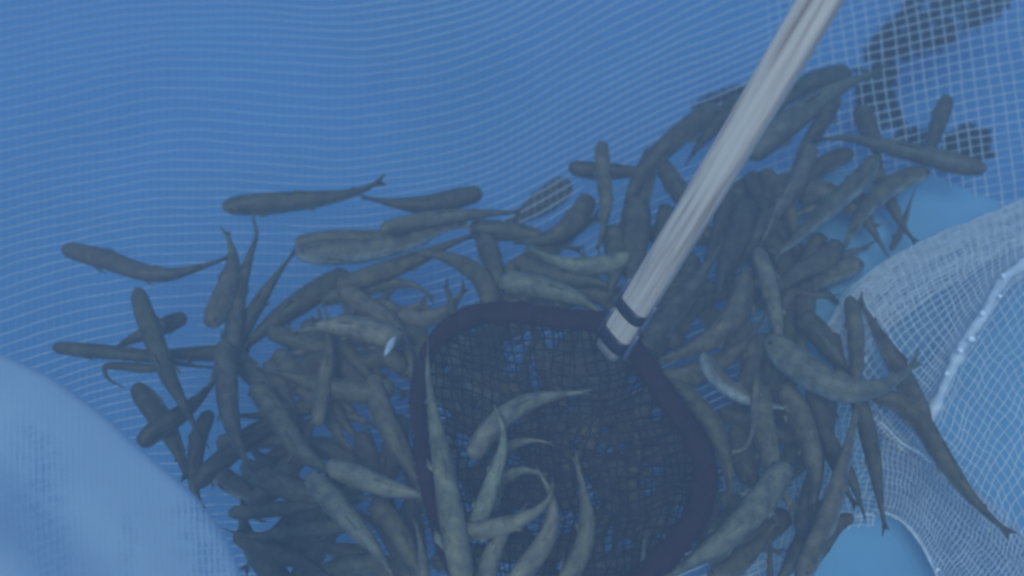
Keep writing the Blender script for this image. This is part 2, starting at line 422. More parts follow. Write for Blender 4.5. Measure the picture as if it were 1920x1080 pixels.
# ------------------------------------------------------------------ dark weed outside the net
def inside(x, y, P):
    c = False; j = len(P) - 1
    for i in range(len(P)):
        if (P[i][1] > y) != (P[j][1] > y) and x < (P[j][0] - P[i][0]) * (y - P[i][1]) / (P[j][1] - P[i][1]) + P[i][0]: c = not c
        j = i
    return c
WEED = [('largest dark weed clump showing through the net in the top right corner', [(1640, 70), (1690, 20), (1720, -40), (1940, -40), (1880, 25), (1810, 60), (1760, 95), (1680, 115), (1600, 140), (1610, 118)], 1500),
        ('dark column of weed below the corner clump, right of the two stacked fish', [(1605, 140), (1680, 125), (1672, 185), (1695, 232), (1650, 242), (1612, 195)], 700),
        ('dark weed clump behind the net above the head of the long fish at right', [(1772, 262), (1810, 236), (1848, 248), (1862, 295), (1800, 300), (1772, 295)], 500),
        ('small dark weed tuft left of the upright fish in the top right', [(1680, 262), (1700, 240), (1738, 250), (1735, 280), (1690, 285)], 260),
        ('small dark weed tuft behind the net left of the wooden handle', [(1300, 200), (1340, 178), (1400, 162), (1405, 190), (1340, 212)], 400)]
for lab, poly, cnt in WEED:
    xs = [p[0] for p in poly]; ys = [p[1] for p in poly]; mb = MB()
    base = at(sum(xs) / len(xs), sum(ys) / len(ys), -0.06)
    got = 0
    while got < cnt:
        px = random.uniform(min(xs), max(xs)); py = random.uniform(min(ys), max(ys))
        if not inside(px, py, poly): continue
        if noise.noise(Vector((px / 22, py / 22, 3))) < -.12 and random.random() < .85: continue
        got += 1
        c = at(px, py, -0.05 - random.random() * .03)
        ax = Vector((random.gauss(0, 1), random.gauss(0, 1), random.gauss(0, .7))).normalized()
        L_ = random.uniform(.006, .013)
        mb.tube([c - ax * L_, c + Vector((0, 0, .002)), c + ax * L_], lambda t: .0005 + .0035 * math.sin(math.pi * t), 4, flat=.35)
    o = mb.build('water_weed', M_weed, loc=base); o.location = base
    tag(o, lab, 'water weed', 'weed clumps outside the net')

# ------------------------------------------------------------------ fish
PROF = [(0, .16), (.010, .50), (.03, .74), (.06, .87), (.12, .95), (.2, 1.0), (.32, 1.0), (.45, .91), (.58, .77), (.7, .59), (.8, .43), (.88, .33), (.94, .28), (1, .22)]
TONES = [(0.082, 0.074, 0.050, 1), (0.118, 0.107, 0.073, 1), (0.158, 0.154, 0.113, 1), (0.20, 0.20, 0.155, 1)]
def make_fish(label, h, wpx, tone, pts, roll=None, group=None, h2=None, fins=True):
    NS, NR = 34, 14
    rnd = random.Random(int(pts[0][0] * 7 + pts[0][1] * 13))
    if h2 is None: h2 = h + rnd.uniform(-.006, .006)
    q = catmull(pts, NS)
    C = [at(p[0], p[1], h + (h2 - h) * i / (NS - 1)) for i, p in enumerate(q)]
    base = C[NS // 3].copy()
    mid = C[NS // 3]; Rr = pw(wpx / 2 * 1.02, mid)
    if roll is None: roll = rnd.gauss(0, .35)
    v = []; f = []; uv = []; mi = []
    fr = []
    for i in range(NS):
        t = (C[min(i + 1, NS - 1)] - C[max(i - 1, 0)]).normalized()
        u = Vector((0, 0, 1)); sd_ = t.cross(u).normalized(); u = sd_.cross(t)
        ca, sa = math.cos(roll), math.sin(roll)
        fr.append((t, sd_ * ca + u * sa, u * ca - sd_ * sa))
    BE = .95
    nb = 0
    def frame(s):
        z = s * (NS - 1); i = int(min(NS - 2, z)); w_ = z - i
        return C[i].lerp(C[i + 1], w_), fr[i][0].lerp(fr[i + 1][0], w_), fr[i][1].lerp(fr[i + 1][1], w_), fr[i][2].lerp(fr[i + 1][2], w_)
    st = [0, .008, .02, .04, .065, .09, .12] + [.12 + (BE - .12) * i / 26 for i in range(1, 27)]
    for s in st:
        c, t, sd_, u = frame(s); r = lerp_table(PROF, s) * Rr
        wd = 1.0 if s < .6 else 1.0 - .45 * (s - .6) / .4
        ht = 1.12 if s > .12 else .85 + .27 * s / .12
        for k in range(NR):
            a_ = 2 * math.pi * k / NR
            cs, sn = math.cos(a_), math.sin(a_)
            v.append(c + sd_ * cs * r * wd + u * sn * r * ht * (1.0 if sn > 0 else 1.12)); uv.append((s, .5 + .5 * sn))
    n = len(st)
    for i in range(n - 1):
        for k in range(NR):
            f.append((i * NR + k, i * NR + (k + 1) % NR, (i + 1) * NR + (k + 1) % NR, (i + 1) * NR + k)); mi.append(0)
    f.append(tuple(range(NR))[::-1]); mi.append(0); f.append(tuple((n - 1) * NR + k for k in range(NR))); mi.append(0)
    def blade(P, th, vv=.75):      # thin solid fin from an outline, with its own thickness direction
        b = len(v); m = len(P)
        for p in P: v.append(p + th); uv.append((.5, vv))
        for p in P: v.append(p - th); uv.append((.5, vv))
        f.append(tuple(range(b, b + m))); mi.append(0); f.append(tuple(range(b + m, b + 2 * m))[::-1]); mi.append(0)
        for k in range(m):
            k2 = (k + 1) % m; f.append((b + k, b + m + k, b + m + k2, b + k2)); mi.append(0)
    if fins:
        c, t, sd_, u = frame(.93); c2, t2, s2, u2 = frame(1.0)
        Lf = (c2 - c).length
        hh = Rr * .8; cvs = t2.normalized()
        blade([c + u * Rr * .24, c2 + u * hh + cvs * Lf * .25, c2 + u * hh * .55 + cvs * Lf * .05, c2 - cvs * Lf * .25, c2 - u * hh * .55 + cvs * Lf * .05, c2 - u * hh + cvs * Lf * .25, c - u * Rr * .24], sd_ * Rr * .06)
        ps = []
        for s, e in ((.42, .85), (.45, 1.45), (.50, 1.42), (.56, 1.1), (.57, .80)):
            c, t, sd_, u = frame(s); ps.append(c + u * lerp_table(PROF, s) * Rr * e * 1.05)
        blade(ps, frame(.5)[2] * Rr * .05)
        ps = []
        for s, e in ((.78, .8), (.80, 1.6), (.825, 1.5), (.815, .8)):
            c, t, sd_, u = frame(s); ps.append(c + u * lerp_table(PROF, s) * Rr * e)
        blade(ps, frame(.8)[2] * Rr * .05)
        ps = []
        for s, e in ((.68, .9), (.72, 1.5), (.745, 1.35), (.76, .9)):
            c, t, sd_, u = frame(s); ps.append(c - u * lerp_table(PROF, s) * Rr * e)
        blade(ps, frame(.72)[2] * Rr * .05, .3)
        for sg in (-1, 1):
            sp = rnd.uniform(.15, .7)
            for s0, ln in ((.19, .10), (.50, .07)):
                c, t, sd_, u = frame(s0); r = lerp_table(PROF, s0) * Rr; Lb = (C[-1] - C[0]).length * ln
                rt = c + sd_ * sg * r * .88 - u * r * .45
                back = t.normalized(); outw = (sd_ * sg * .7 - u * .35).normalized()
                blade([rt - back * Lb * .12, rt + outw * Lb * .55 * sp + back * Lb * .45, rt + outw * Lb * .45 * sp + back * Lb * .95, rt + back * Lb * .35], u * Rr * .04, .45)
    # eyes
    for sg in (-1, 1):
        c, t, sd_, u = frame(.052); r = lerp_table(PROF, .052) * Rr
        ec = c + sd_ * sg * r * .86 + u * r * .28; er = Rr * .19; b = len(v)
        for i in range(5):
            th = math.pi * i / 4
            for k in range(6):
                ph = 2 * math.pi * k / 6
                v.append(ec + t.normalized() * er * math.sin(th) * math.cos(ph) + u * er * math.sin(th) * math.sin(ph) + sd_ * er * math.cos(th)); uv.append((0, 1))
        for i in range(4):
            for k in range(6):
                f.append((b + i * 6 + k, b + i * 6 + (k + 1) % 6, b + (i + 1) * 6 + (k + 1) % 6, b + (i + 1) * 6 + k)); mi.append(1)
    me = bpy.data.meshes.new('fish'); me.from_pydata([tuple(p - base) for p in v], [], f)
    me.polygons.foreach_set('material_index', mi); me.polygons.foreach_set('use_smooth', [len(p) == 4 for p in f])
    l_ = me.uv_layers.new(name='UVMap'); l_.data.foreach_set('uv', [x for lp in me.loops for x in uv[lp.vertex_index]])
    me.update()
    o = link('fish', me, [M_fish, M_eye]); o.location = base
    tc_ = TONES[tone]; g = rnd.uniform(.85, 1.15); o.color = (tc_[0] * g * rnd.uniform(.95, 1.08), tc_[1] * g, tc_[2] * g * rnd.uniform(.9, 1.1), 1)
    tag(o, label, 'fish', group or 'fish crowded in the net')
    return o
    return o

# label, height over the pen floor, width px, tone, head -> tail outline in photo pixels
FISH = [
("dark fish outside the net, seen as dashes between the slanting threads in the centre", -.035, 44, 0, [(1068, 342), (1040, 362), (1010, 384), (980, 402), (940, 425)]),
# --- left and upper left
("lone dark fish bent like a smile at the far left, tail reaching two upright tails", .05, 37, 0, [(117, 466), (150, 474), (200, 487), (260, 508), (312, 515), (365, 504), (430, 482)]),
("straight dark fish at upper left with its thin tail flicked up, highest on that side", .05, 37, 0, [(417, 388), (460, 384), (530, 379), (610, 371), (670, 359), (719, 338)]),
("dark fish facing right with a blunt round head beside the flicked-up tail tip", .05, 37, 0, [(904, 361), (865, 370), (800, 383), (740, 381), (678, 369)]),
("long left-facing fish with a small pale streak on its head, left of the dashes", .045, 30, 1, [(553, 455), (620, 447), (690, 444), (760, 436), (830, 420)]),
("broad olive fish facing left just under the one with a pale streak on its head", .06, 38, 1, [(553, 473), (620, 474), (700, 467), (770, 452), (830, 430), (880, 418)]),
("slim fish whose tail points right toward the dashes in the net above the heap", .075, 32, 1, [(712, 431), (765, 419), (830, 408), (900, 401), (978, 397)]),
("slanting slim fish whose tail tip ends at the chin of the left-facing pair", .045, 30, 0, [(425, 672), (455, 618), (485, 568), (520, 515), (553, 470)]),
("fish standing upright with the tallest bent tail tip on the left of the heap", .06, 34, 1, [(430, 700), (438, 620), (450, 540), (470, 475), (481, 440), (474, 405)]),
("upright fish whose tail tip touches the lone smile-shaped fish, rounded body below", .075, 38, 1, [(392, 612), (410, 575), (428, 530), (437, 480), (423, 433)]),
("short dark fish poking its head out right behind the steep fish at far left", .03, 30, 0, [(350, 593), (318, 606), (280, 622), (240, 640), (205, 662)]),
("steep fish at far left pointing its round head upward and tail down right", .085, 36, 1, [(257, 540), (268, 580), (290, 640), (318, 710), (350, 770), (382, 832)]),
("level fish with its snout at the far left edge above the pale netting", .055, 27, 0, [(98, 651), (140, 655), (200, 660), (270, 668), (340, 682), (400, 690)]),
("dark level fish behind the steep fish at far left, running into the heap", .035, 30, 0, [(470, 652), (420, 660), (360, 664), (300, 662), (250, 655)]),
("thin curled tail hooked below the level fish at the far left edge", .03, 17, 0, [(300, 690), (262, 690), (225, 686), (197, 688), (203, 710), (232, 726)]),
("stubby dark fish heading up left above the edge of the pale netting", .045, 38, 0, [(252, 722), (278, 755), (310, 800), (335, 850), (352, 900)]),
("dark fish with its snout touching the edge of the pale netting", .06, 36, 0, [(262, 836), (292, 806), (330, 782), (372, 748), (410, 705)]),
("dark fish hanging down along the pale netting's crest toward its steepest part", .035, 32, 0, [(395, 770), (372, 820), (365, 880), (368, 930), (400, 975)]),
("wide dark fish slanting down left from the middle of the upper heap", .05, 44, 0, [(655, 512), (600, 543), (545, 580), (490, 622), (430, 680)]),
("olive fish lying across the upper left heap under the left-facing pair", .06, 38, 1, [(632, 536), (690, 520), (750, 497), (800, 477), (850, 455), (890, 440)]),
("arched fish curving over and down toward the top left of the dark hand net", .07, 38, 1, [(905, 598), (918, 560), (900, 520), (862, 492), (815, 478), (770, 480)]),
("fish with a thin drooping tail tip over the blue gap left of the arched fish", .045, 30, 1, [(600, 565), (650, 548), (700, 537), (755, 531), (793, 543), (812, 562)]),
("fish sloping down right in the upper left heap toward the white gill flash", .055, 40, 1, [(640, 535), (680, 570), (730, 605), (765, 655), (775, 715)]),
("upright fish with its tail tip over the small blue triangle gap", .08, 30, 1, [(595, 800), (605, 730), (616, 670), (616, 615), (606, 562)]),
("pale-headed fish with the white gill flash left of the dark hand net", .10, 48, 2, [(752, 640), (715, 628), (665, 614), (610, 612), (550, 625)]),
("vertical fish lying down the left heap below the pair of upright tails", .09, 42, 1, [(420, 640), (424, 700), (428, 760), (445, 830), (475, 890)]),
("mottled fish slanting across the middle of the left heap", .08, 44, 1, [(475, 720), (520, 780), (560, 840), (610, 880), (660, 905)]),
("fish lying level across the left heap beneath the pale-headed one", .07, 44, 1, [(740, 725), (680, 735), (610, 725), (540, 705), (480, 690)]),
("fish lying steeply beside the left rim of the dark hand net", .075, 42, 1, [(700, 700), (715, 770), (745, 830), (775, 890), (800, 960)]),
("fish curving through the lower left heap above the light diagonal one", .08, 42, 1, [(455, 870), (510, 905), (570, 925), (640, 935), (700, 930)]),
("slim fish nearly level at the bottom left, upper of the two beside the pale netting", .07, 28, 1, [(428, 962), (480, 958), (540, 952), (610, 946), (680, 960)]),
("slim fish nearly level at the bottom left, lower of the two beside the pale netting", .075, 30, 1, [(660, 985), (600, 990), (530, 1000), (470, 1005), (420, 992)]),
("dark fish sloping into the lower left corner of the heap beside the netting crest", .045, 38, 0, [(362, 912), (410, 868), (460, 830), (520, 800), (580, 790)]),
("light diagonal fish in the lower left running down to the bottom edge", .125, 44, 2, [(578, 890), (610, 925), (655, 975), (700, 1025), (745, 1090)]),
("light fish with a blunt head sloping gently right toward the tall pale fish", .12, 42, 2, [(612, 872), (660, 890), (715, 910), (775, 926), (830, 935)]),
("fish leaning up in the bottom left heap just right of the light diagonal fish", .09, 46, 1, [(700, 940), (740, 990), (770, 1040), (800, 1110)]),
("only a thin tail rising at the bottom edge left of the tall pale fish", .14, 28, 2, [(800, 1180), (795, 1110), (792, 1040), (780, 978)]),
("fish dipping under the bottom edge at the left, below the level pair", .06, 40, 0, [(440, 1000), (500, 1030), (560, 1050), (630, 1090)]),
("dark fish at the bottom edge right of the crest of the pale netting", .05, 36, 0, [(500, 1100), (520, 1050), (560, 1010), (620, 985)]),
# --- in or over the hand net
("tall pale fish with its thin tail crossing the left side of the dark rim", .175, 48, 2, [(872, 1110), (858, 1030), (845, 960), (832, 880), (815, 790), (803, 710), (802, 645)]),
("pale fish arching over the middle of the dark netting with its tail to the right", .135, 42, 2, [(884, 858), (905, 825), (940, 785), (990, 755), (1045, 741), (1105, 735)]),
("slim pale fish bending down in front of the arching one's head", .16, 34, 3, [(885, 1005), (905, 955), (928, 890), (942, 840), (942, 800), (926, 768)]),
("short pale curved back in the dark netting, upper of the two small arcs", .12, 22, 2, [(935, 900), (935, 860), (960, 835), (1000, 826), (1035, 832)]),
("short pale curved back in the dark netting, lower of the two small arcs", .125, 24, 2, [(925, 960), (930, 915), (955, 890), (990, 882), (1025, 893)]),
("pale fish with its tail curling up inside the loop of fish in the dark netting", .165, 34, 3, [(850, 1002), (890, 995), (945, 985), (995, 965), (1030, 935), (1038, 905)]),
("pale fish bending like a bracket down to the bottom edge inside the dark netting", .155, 40, 2, [(955, 1110), (985, 1065), (1022, 1015), (1036, 965), (1030, 920), (1008, 885)]),
("pale fish leaning at the bottom edge between the bracket-shaped fish and the tall one", .15, 40, 2, [(895, 1130), (912, 1070), (932, 1020), (955, 985), (985, 950)]),
("rightmost pale curved fish in the dark netting with a pointed tail on top", .14, 38, 2, [(1040, 1125), (1075, 1065), (1098, 1010), (1100, 960), (1090, 905), (1078, 855)]),
("thin faint tail rising at the bottom edge inside the right part of the dark netting", .13, 22, 2, [(1185, 1180), (1195, 1110), (1205, 1060), (1208, 1010)]),
# --- centre, above the hand net
("pale broad fish lying against the top of the dark rim", .085, 46, 2, [(935, 528), (985, 534), (1040, 546), (1095, 566), (1140, 600)]),
("olive curved fish sagging like a hammock left of the wooden handle", .09, 34, 2, [(1190, 480), (1140, 495), (1085, 498), (1035, 487), (985, 460)]),
("upright fish in the centre with a round head above the level fish it crosses", .09, 29, 1, [(1128, 265), (1129, 300), (1133, 345), (1136, 385), (1131, 425), (1120, 470)]),
("short level fish facing left behind the upright fish in the centre", .055, 30, 0, [(1066, 312), (1095, 318), (1140, 321), (1190, 321), (1250, 315)]),
("long fish sweeping down left from behind the wooden handle in the upper centre", .08, 38, 0, [(1345, 198), (1295, 235), (1245, 278), (1205, 320), (1180, 370), (1160, 440)]),
("dark fish almost hidden behind the upper part of the wooden handle", .06, 40, 0, [(1420, 190), (1380, 200), (1345, 228), (1318, 262), (1290, 300)]),
("small dark snout peeking up behind the long sweeping fish", .05, 32, 0, [(1222, 277), (1215, 310), (1208, 350), (1200, 400), (1190, 450)]),
("dark fish sloping down right under the wooden handle", .06, 36, 0, [(1232, 298), (1258, 335), (1288, 385), (1325, 440), (1360, 490)]),
("dark stubby fish leaning right just right of the dashes in the net", .07, 42, 0, [(1105, 368), (1088, 400), (1058, 432), (1015, 450), (965, 455)]),
("wedge of a dark fish pointing up between the sweeping fish and the handle", .09, 52, 0, [(1195, 372), (1195, 410), (1190, 460), (1185, 520), (1175, 570)]),
("dark fish tight against the left of the handle, its round head up", .075, 34, 0, [(1250, 385), (1245, 420), (1235, 465), (1215, 520)]),
("dark fish bending around the blue specks left of the pale broad fish", .06, 40, 0, [(905, 440), (920, 480), (932, 525), (930, 575)]),
("dark fish curling in the centre heap just above the pale broad one", .07, 40, 0, [(965, 485), (1010, 510), (1065, 520), (1120, 530), (1170, 545)]),
("dim fish running level through the top of the centre heap under the dashes", .045, 36, 0, [(880, 425), (930, 432), (985, 437), (1040, 455), (1090, 470)]),
("fish nearly upright right above the two dark bands of the handle", .075, 42, 1, [(1150, 425), (1155, 470), (1150, 520), (1140, 565)]),
# --- right of the handle
("upper of the two stacked fish right of the handle, head to the right", .06, 40, 0, [(1596, 137), (1555, 146), (1510, 160), (1475, 188), (1445, 225)]),
("lower of the two stacked fish, broad brownish body with its thin tail up right", .08, 48, 1, [(1405, 294), (1440, 262), (1490, 222), (1545, 182), (1600, 153), (1655, 132)]),
("fish just below the two stacked ones with its dark round head up", .07, 30, 0, [(1570, 180), (1552, 212), (1527, 250), (1500, 290), (1478, 335)]),
("greenish upright fish sticking up alone at the right over the long level fish", .06, 30, 0, [(1777, 180), (1768, 208), (1755, 245), (1742, 285), (1725, 330)]),
("long level fish at the upper right facing right with a blunt head", .085, 36, 1, [(1850, 317), (1800, 308), (1740, 293), (1680, 278), (1625, 265), (1575, 258), (1530, 263)]),
("dark round-headed fish coming up behind the long level fish's back", .055, 36, 0, [(1612, 200), (1625, 232), (1640, 268), (1652, 310)]),
("fish sloping down left right below the tail of the long level fish", .085, 34, 1, [(1522, 272), (1510, 312), (1482, 362), (1450, 410), (1425, 465)]),
("dark short fish tucked under the tail of the long level fish", .06, 32, 0, [(1600, 286), (1560, 300), (1522, 326), (1490, 360), (1460, 400)]),
("fish with a thin pale belly line slanting down left in the right heap", .08, 34, 1, [(1642, 292), (1618, 330), (1585, 362), (1540, 402), (1490, 450), (1450, 480)], -.95),
("pointed fish slanting down left to a very thin tail in the right heap", .07, 34, 1, [(1742, 322), (1700, 333), (1658, 358), (1622, 392), (1600, 430), (1578, 472)], -.8),
("slim dark fish dropping down right, the rightmost of the two loose tails", .04, 25, 0, [(1638, 300), (1655, 345), (1675, 390), (1695, 428), (1718, 456)]),
("short dark fish dropping down right, the left of the two loose tails", .04, 26, 0, [(1590, 330), (1610, 380), (1635, 430), (1664, 480)]),
("tiny tail tip standing between the two slanting fish at right", .035, 12, 0, [(1670, 470), (1690, 430), (1703, 390), (1716, 352)]),
("fish with a round dark head right of the handle's middle", .07, 34, 0, [(1432, 320), (1452, 350), (1475, 385), (1490, 430), (1495, 480)]),
("stout dark fish upright right of the handle, round head on top", .075, 50, 0, [(1402, 378), (1392, 420), (1375, 465), (1355, 515), (1340, 570)]),
("dark fish squeezed between the handle and the stout upright one", .06, 34, 0, [(1357, 352), (1358, 390), (1350, 430), (1330, 480), (1310, 530)]),
("fish lying level behind the crossing slanted fish at right", .045, 30, 0, [(1500, 380), (1550, 370), (1610, 372), (1665, 368)]),
("fish slanting from the right heap toward the blue opening", .07, 40, 0, [(1575, 455), (1540, 490), (1500, 510), (1455, 540), (1410, 580)]),
("dark fish in the right heap with its round head near the small blue gap", .06, 36, 0, [(1540, 440), (1520, 480), (1490, 520), (1450, 555)]),
("slim light strand of a fish hanging down through the right heap", .105, 34, 2, [(1420, 465), (1435, 510), (1448, 565), (1460, 625), (1466, 690)]),
("short thin fish pointing right at the edge of the upper right netting fold", .05, 16, 0, [(1480, 545), (1515, 551), (1550, 555), (1575, 552)]),
("big light olive fish at right with its tail swept up like a hook", .125, 52, 2, [(1440, 632), (1480, 670), (1530, 705), (1585, 730), (1640, 728), (1690, 703), (1722, 672)], .5),
("upright slim fish at right with its head beside the netting fold's corner", .09, 30, 1, [(1592, 556), (1602, 600), (1606, 660), (1605, 730), (1600, 790)]),
("fish slanting down right beside the upright slim one, its tail at the netting fold", .10, 36, 0, [(1738, 800), (1712, 745), (1685, 692), (1650, 630), (1608, 560)]),
("long dark fish ending in a thin tail at the far lower right", .10, 36, 0, [(1632, 742), (1680, 752), (1722, 785), (1757, 840), (1800, 905), (1845, 958), (1895, 1003)]),
("dark fish slanting down right behind the big light olive fish", .07, 44, 0, [(1500, 590), (1535, 625), (1570, 670), (1600, 710)]),
("small dark snout at the right edge of the heap above the big light olive fish", .06, 24, 0, [(1565, 625), (1568, 660), (1575, 700), (1570, 750)]),
("fish with a pale blue belly showing right of the dark rim", .11, 30, 1, [(1318, 662), (1340, 700), (1375, 733), (1425, 755), (1480, 765)], 1.5),
("fish curving down left through the dim area right of the handle's bands", .09, 44, 1, [(1398, 510), (1388, 570), (1350, 620), (1290, 658), (1220, 682)]),
("fish slanting up right beside the two dark bands", .08, 42, 1, [(1197, 668), (1240, 612), (1285, 555), (1325, 500), (1360, 450)]),
("dim fish bending under the curving one, close to the dark rim", .07, 44, 1, [(1215, 715), (1270, 710), (1330, 690), (1390, 650), (1430, 600)]),
("dim fish lying along the outside of the rim's right shoulder", .09, 44, 1, [(1250, 715), (1300, 760), (1340, 810), (1362, 870), (1372, 940)]),
("fish standing upright below the light strand, in the middle of the right heap", .10, 44, 1, [(1425, 720), (1428, 780), (1440, 840), (1455, 900), (1490, 960)]),
("fish sloping down right in the right heap under the big light olive fish", .09, 42, 1, [(1470, 720), (1500, 780), (1520, 840), (1530, 900), (1520, 960)]),
("dark fish hanging down behind the upright one in the right heap", .07, 34, 0, [(1520, 725), (1540, 790), (1560, 850), (1580, 905), (1605, 950)]),
("broad light fish lying diagonally to the bottom edge right of the dark rim", .115, 54, 2, [(1475, 870), (1430, 935), (1370, 1000), (1300, 1050), (1220, 1100)]),
("small curled tail left of the upright fish in the right heap", .115, 14, 1, [(1420, 700), (1415, 750), (1412, 800), (1398, 838), (1372, 848)]),
("long slim fish with a bright thin edge running down left at the lower right", .12, 36, 1, [(1498, 1095), (1525, 1030), (1555, 960), (1578, 880), (1597, 810), (1610, 745)], .95),
("fish with a thin tail hanging down at the lower right, nearest the white cord", .10, 32, 0, [(1600, 720), (1622, 790), (1638, 860), (1648, 925), (1660, 995)]),
("short pointed tail hanging just left of the one nearest the white cord", .085, 28, 0, [(1540, 800), (1572, 855), (1600, 905), (1622, 972)]),
("dark-headed fish rising out of the lower right heap beside the open blue water", .08, 28, 0, [(1600, 968), (1568, 985), (1542, 1025), (1515, 1070), (1490, 1120)]),
("dark fish behind the long bright-edged one at the lower right", .06, 34, 0, [(1500, 1000), (1515, 940), (1530, 880), (1535, 820), (1530, 760)]),
("very thin upright tail near the bottom edge right of the broad light fish", .05, 12, 0, [(1445, 1130), (1444, 1080), (1443, 1030), (1440, 985)]),
("short dark tail pointing down right in the gap above the very thin upright one", .06, 22, 0, [(1390, 860), (1415, 910), (1442, 950), (1465, 994)]),
("dim dark fish crossing behind the broad light one at the bottom right", .07, 36, 0, [(1350, 930), (1400, 950), (1450, 930), (1490, 890)]),
("dim fish at the bottom edge below the broad light one", .06, 40, 1, [(1330, 1090), (1380, 1060), (1420, 1020), (1450, 980)]),
("small dark fish against the right side of the rim near the bottom", .05, 30, 0, [(1340, 985), (1370, 965), (1400, 940), (1440, 910)]),
("dark blotched fish in the gap right of the rim's shoulder", .06, 36, 0, [(1350, 770), (1385, 785), (1430, 800), (1480, 820)]),
("light thin-bodied fish crossing low between the netting fold and the right heap", .06, 22, 2, [(1650, 322), (1600, 350), (1545, 385), (1500, 400), (1460, 430)]),
]
CAPS = []
for e in FISH:
    CAPS.append((catmull(e[4], 24), e[2], e[1]))
    if e[1] < 0: CAPS.pop()
for e in FISH:
    fo = make_fish(e[0], e[1], e[2], e[3], e[4], roll=e[5] if len(e) > 5 else None)
    if 'gill flash' in e[0] and e[0].startswith('pale'):
        c = at(732, 648, .112); gm = MB(); ax = (at(742, 630, .112) - c)
        gm.tube([c - ax * 1.0, c - ax * .5, c, c + ax * .5, c + ax * 1.0], lambda t: .001 + .0035 * math.sin(math.pi * t), 10)  # pale piece at the gill stands in for a white glint
        g_ = gm.build('gill_glint', M_clear2, None, loc=fo.location.copy()); g_.parent = fo; g_['label'] = 'white glint at the gill, modelled as a pale patch'

# fish lower in the heap, half hidden, that nothing tells apart
FILL = [("dim fish half hidden low in the heap left of the dark hand net", 'dim fish low in the left heap', [(400, 700), (440, 640), (540, 600), (660, 540), (760, 600), (790, 680), (800, 900), (800, 1220), (520, 1220), (455, 1080), (430, 980), (380, 880)], 230),
        ("dim fish half hidden low in the heap between the dark hand net and the handle", 'dim fish low in the centre heap', [(920, 460), (1040, 450), (1180, 420), (1280, 440), (1400, 420), (1430, 560), (1420, 700), (1250, 700), (1150, 600), (960, 560)], 100),
        ("dim fish seen only through the dark netting of the hand net", 'dim fish under the hand net', [(800, 660), (870, 600), (930, 590), (1160, 610), (1300, 790), (1330, 920), (1260, 1050), (1200, 1120), (850, 1120), (790, 850)], 170),
        ("dim fish half hidden low in the heap right of the dark rim", 'dim fish low in the right heap', [(1400, 480), (1480, 460), (1500, 600), (1560, 700), (1540, 840), (1500, 900), (1420, 960), (1380, 880), (1340, 800), (1380, 700)], 80),
        ("", 'dim fish low in the upper left heap', [(560, 600), (700, 550), (870, 560), (900, 620), (790, 700), (760, 740), (600, 700)], 26),
        ("", 'dim fish low in the upper centre heap', [(860, 430), (980, 430), (1180, 400), (1180, 560), (960, 590), (880, 580)], 24),
        ("", 'dim fish low in the lower right heap', [(1330, 930), (1520, 850), (1560, 960), (1500, 1160), (1240, 1160)], 32),
        ("", 'dim fish low in the upper right heap', [(1320, 400), (1420, 320), (1560, 290), (1640, 380), (1560, 540), (1470, 640), (1340, 600)], 34)]
LAND = [("the white gill flash", 733, 645), ("the two upright tails", 450, 500), ("the pale netting's crest", 400, 960), ("the small blue triangle gap", 590, 620),
        ("the tall pale fish", 845, 930), ("the arching pale fish", 980, 770), ("the light diagonal fish", 655, 975), ("the left side of the rim", 785, 760),
        ("the two dark bands", 1180, 610), ("the wooden handle's foot", 1240, 500), ("the pale broad fish", 1040, 548), ("the wedge-shaped dark fish", 1192, 430),
        ("the stout upright fish", 1385, 440), ("the light hanging strand", 1450, 570), ("the pale blue belly", 1375, 733), ("the hook-tailed fish", 1530, 700),
        ("the rim's right shoulder", 1250, 740), ("the rightmost curved fish in the net", 1098, 960), ("the two small arcs", 980, 860), ("the broad light fish", 1400, 980),
        ("the right bottom of the rim", 1290, 1010), ("the steep fish's tail tip", 382, 832), ("the rim's top", 930, 590), ("the hammock-shaped fish", 1080, 495)]
CAND = []
for lab, grp, poly, cnt in FILL:
    rr = random.Random(len(grp) * 3 + cnt); got = 0
    xs = [p[0] for p in poly]; ys = [p[1] for p in poly]
    while got < cnt:
        x = rr.uniform(min(xs), max(xs)); y = rr.uniform(min(ys), max(ys)); an = rr.uniform(0, 2 * math.pi); cv = rr.gauss(0, .5); Lf = rr.uniform(190, 250)
        cx, cy = x, y; P_ = [(cx, cy)]
        for k in range(5):
            dd = an - cv + cv * 2 * k / 5
            cx += math.cos(dd) * Lf / 5; cy += math.sin(dd) * Lf / 5; P_.append((cx, cy))
        if sum(inside(p[0], p[1], poly) for p in P_) < 6 - (cnt < 40 or 'under' in grp): continue
        got += 1
        CAND.append([lab, grp, P_, rr.uniform(0.0, .05), rr.uniform(34, 46), rr.choice((0, 0, 1, 1)), catmull(P_, 12)])
def visible(c, others):
    free = 0
    for i, (x, y) in enumerate(c[6]):
        for off in (-.35, 0, .35):
            a_, b = c[6][max(i - 1, 0)], c[6][min(i + 1, 11)]; dx, dy = b[0] - a_[0], b[1] - a_[1]; l_ = math.hypot(dx, dy)
            X = x - dy / l_ * off * c[4]; Y = y + dx / l_ * off * c[4]
            if Y > 1080: continue
            if not any(h > c[3] and any((X - p[0]) ** 2 + (Y - p[1]) ** 2 < (w * .42) ** 2 for p in q) for q, w, h in others): free += 1
    return free >= 4
near = {}
keep = []
allc = CAPS + [(catmull(c[2], 24), c[4], c[3]) for c in CAND]
for i, c in enumerate(CAND):
    oth = [o for k, o in enumerate(allc) if k != i + len(CAPS)]
    if visible(c, oth): keep.append(c)
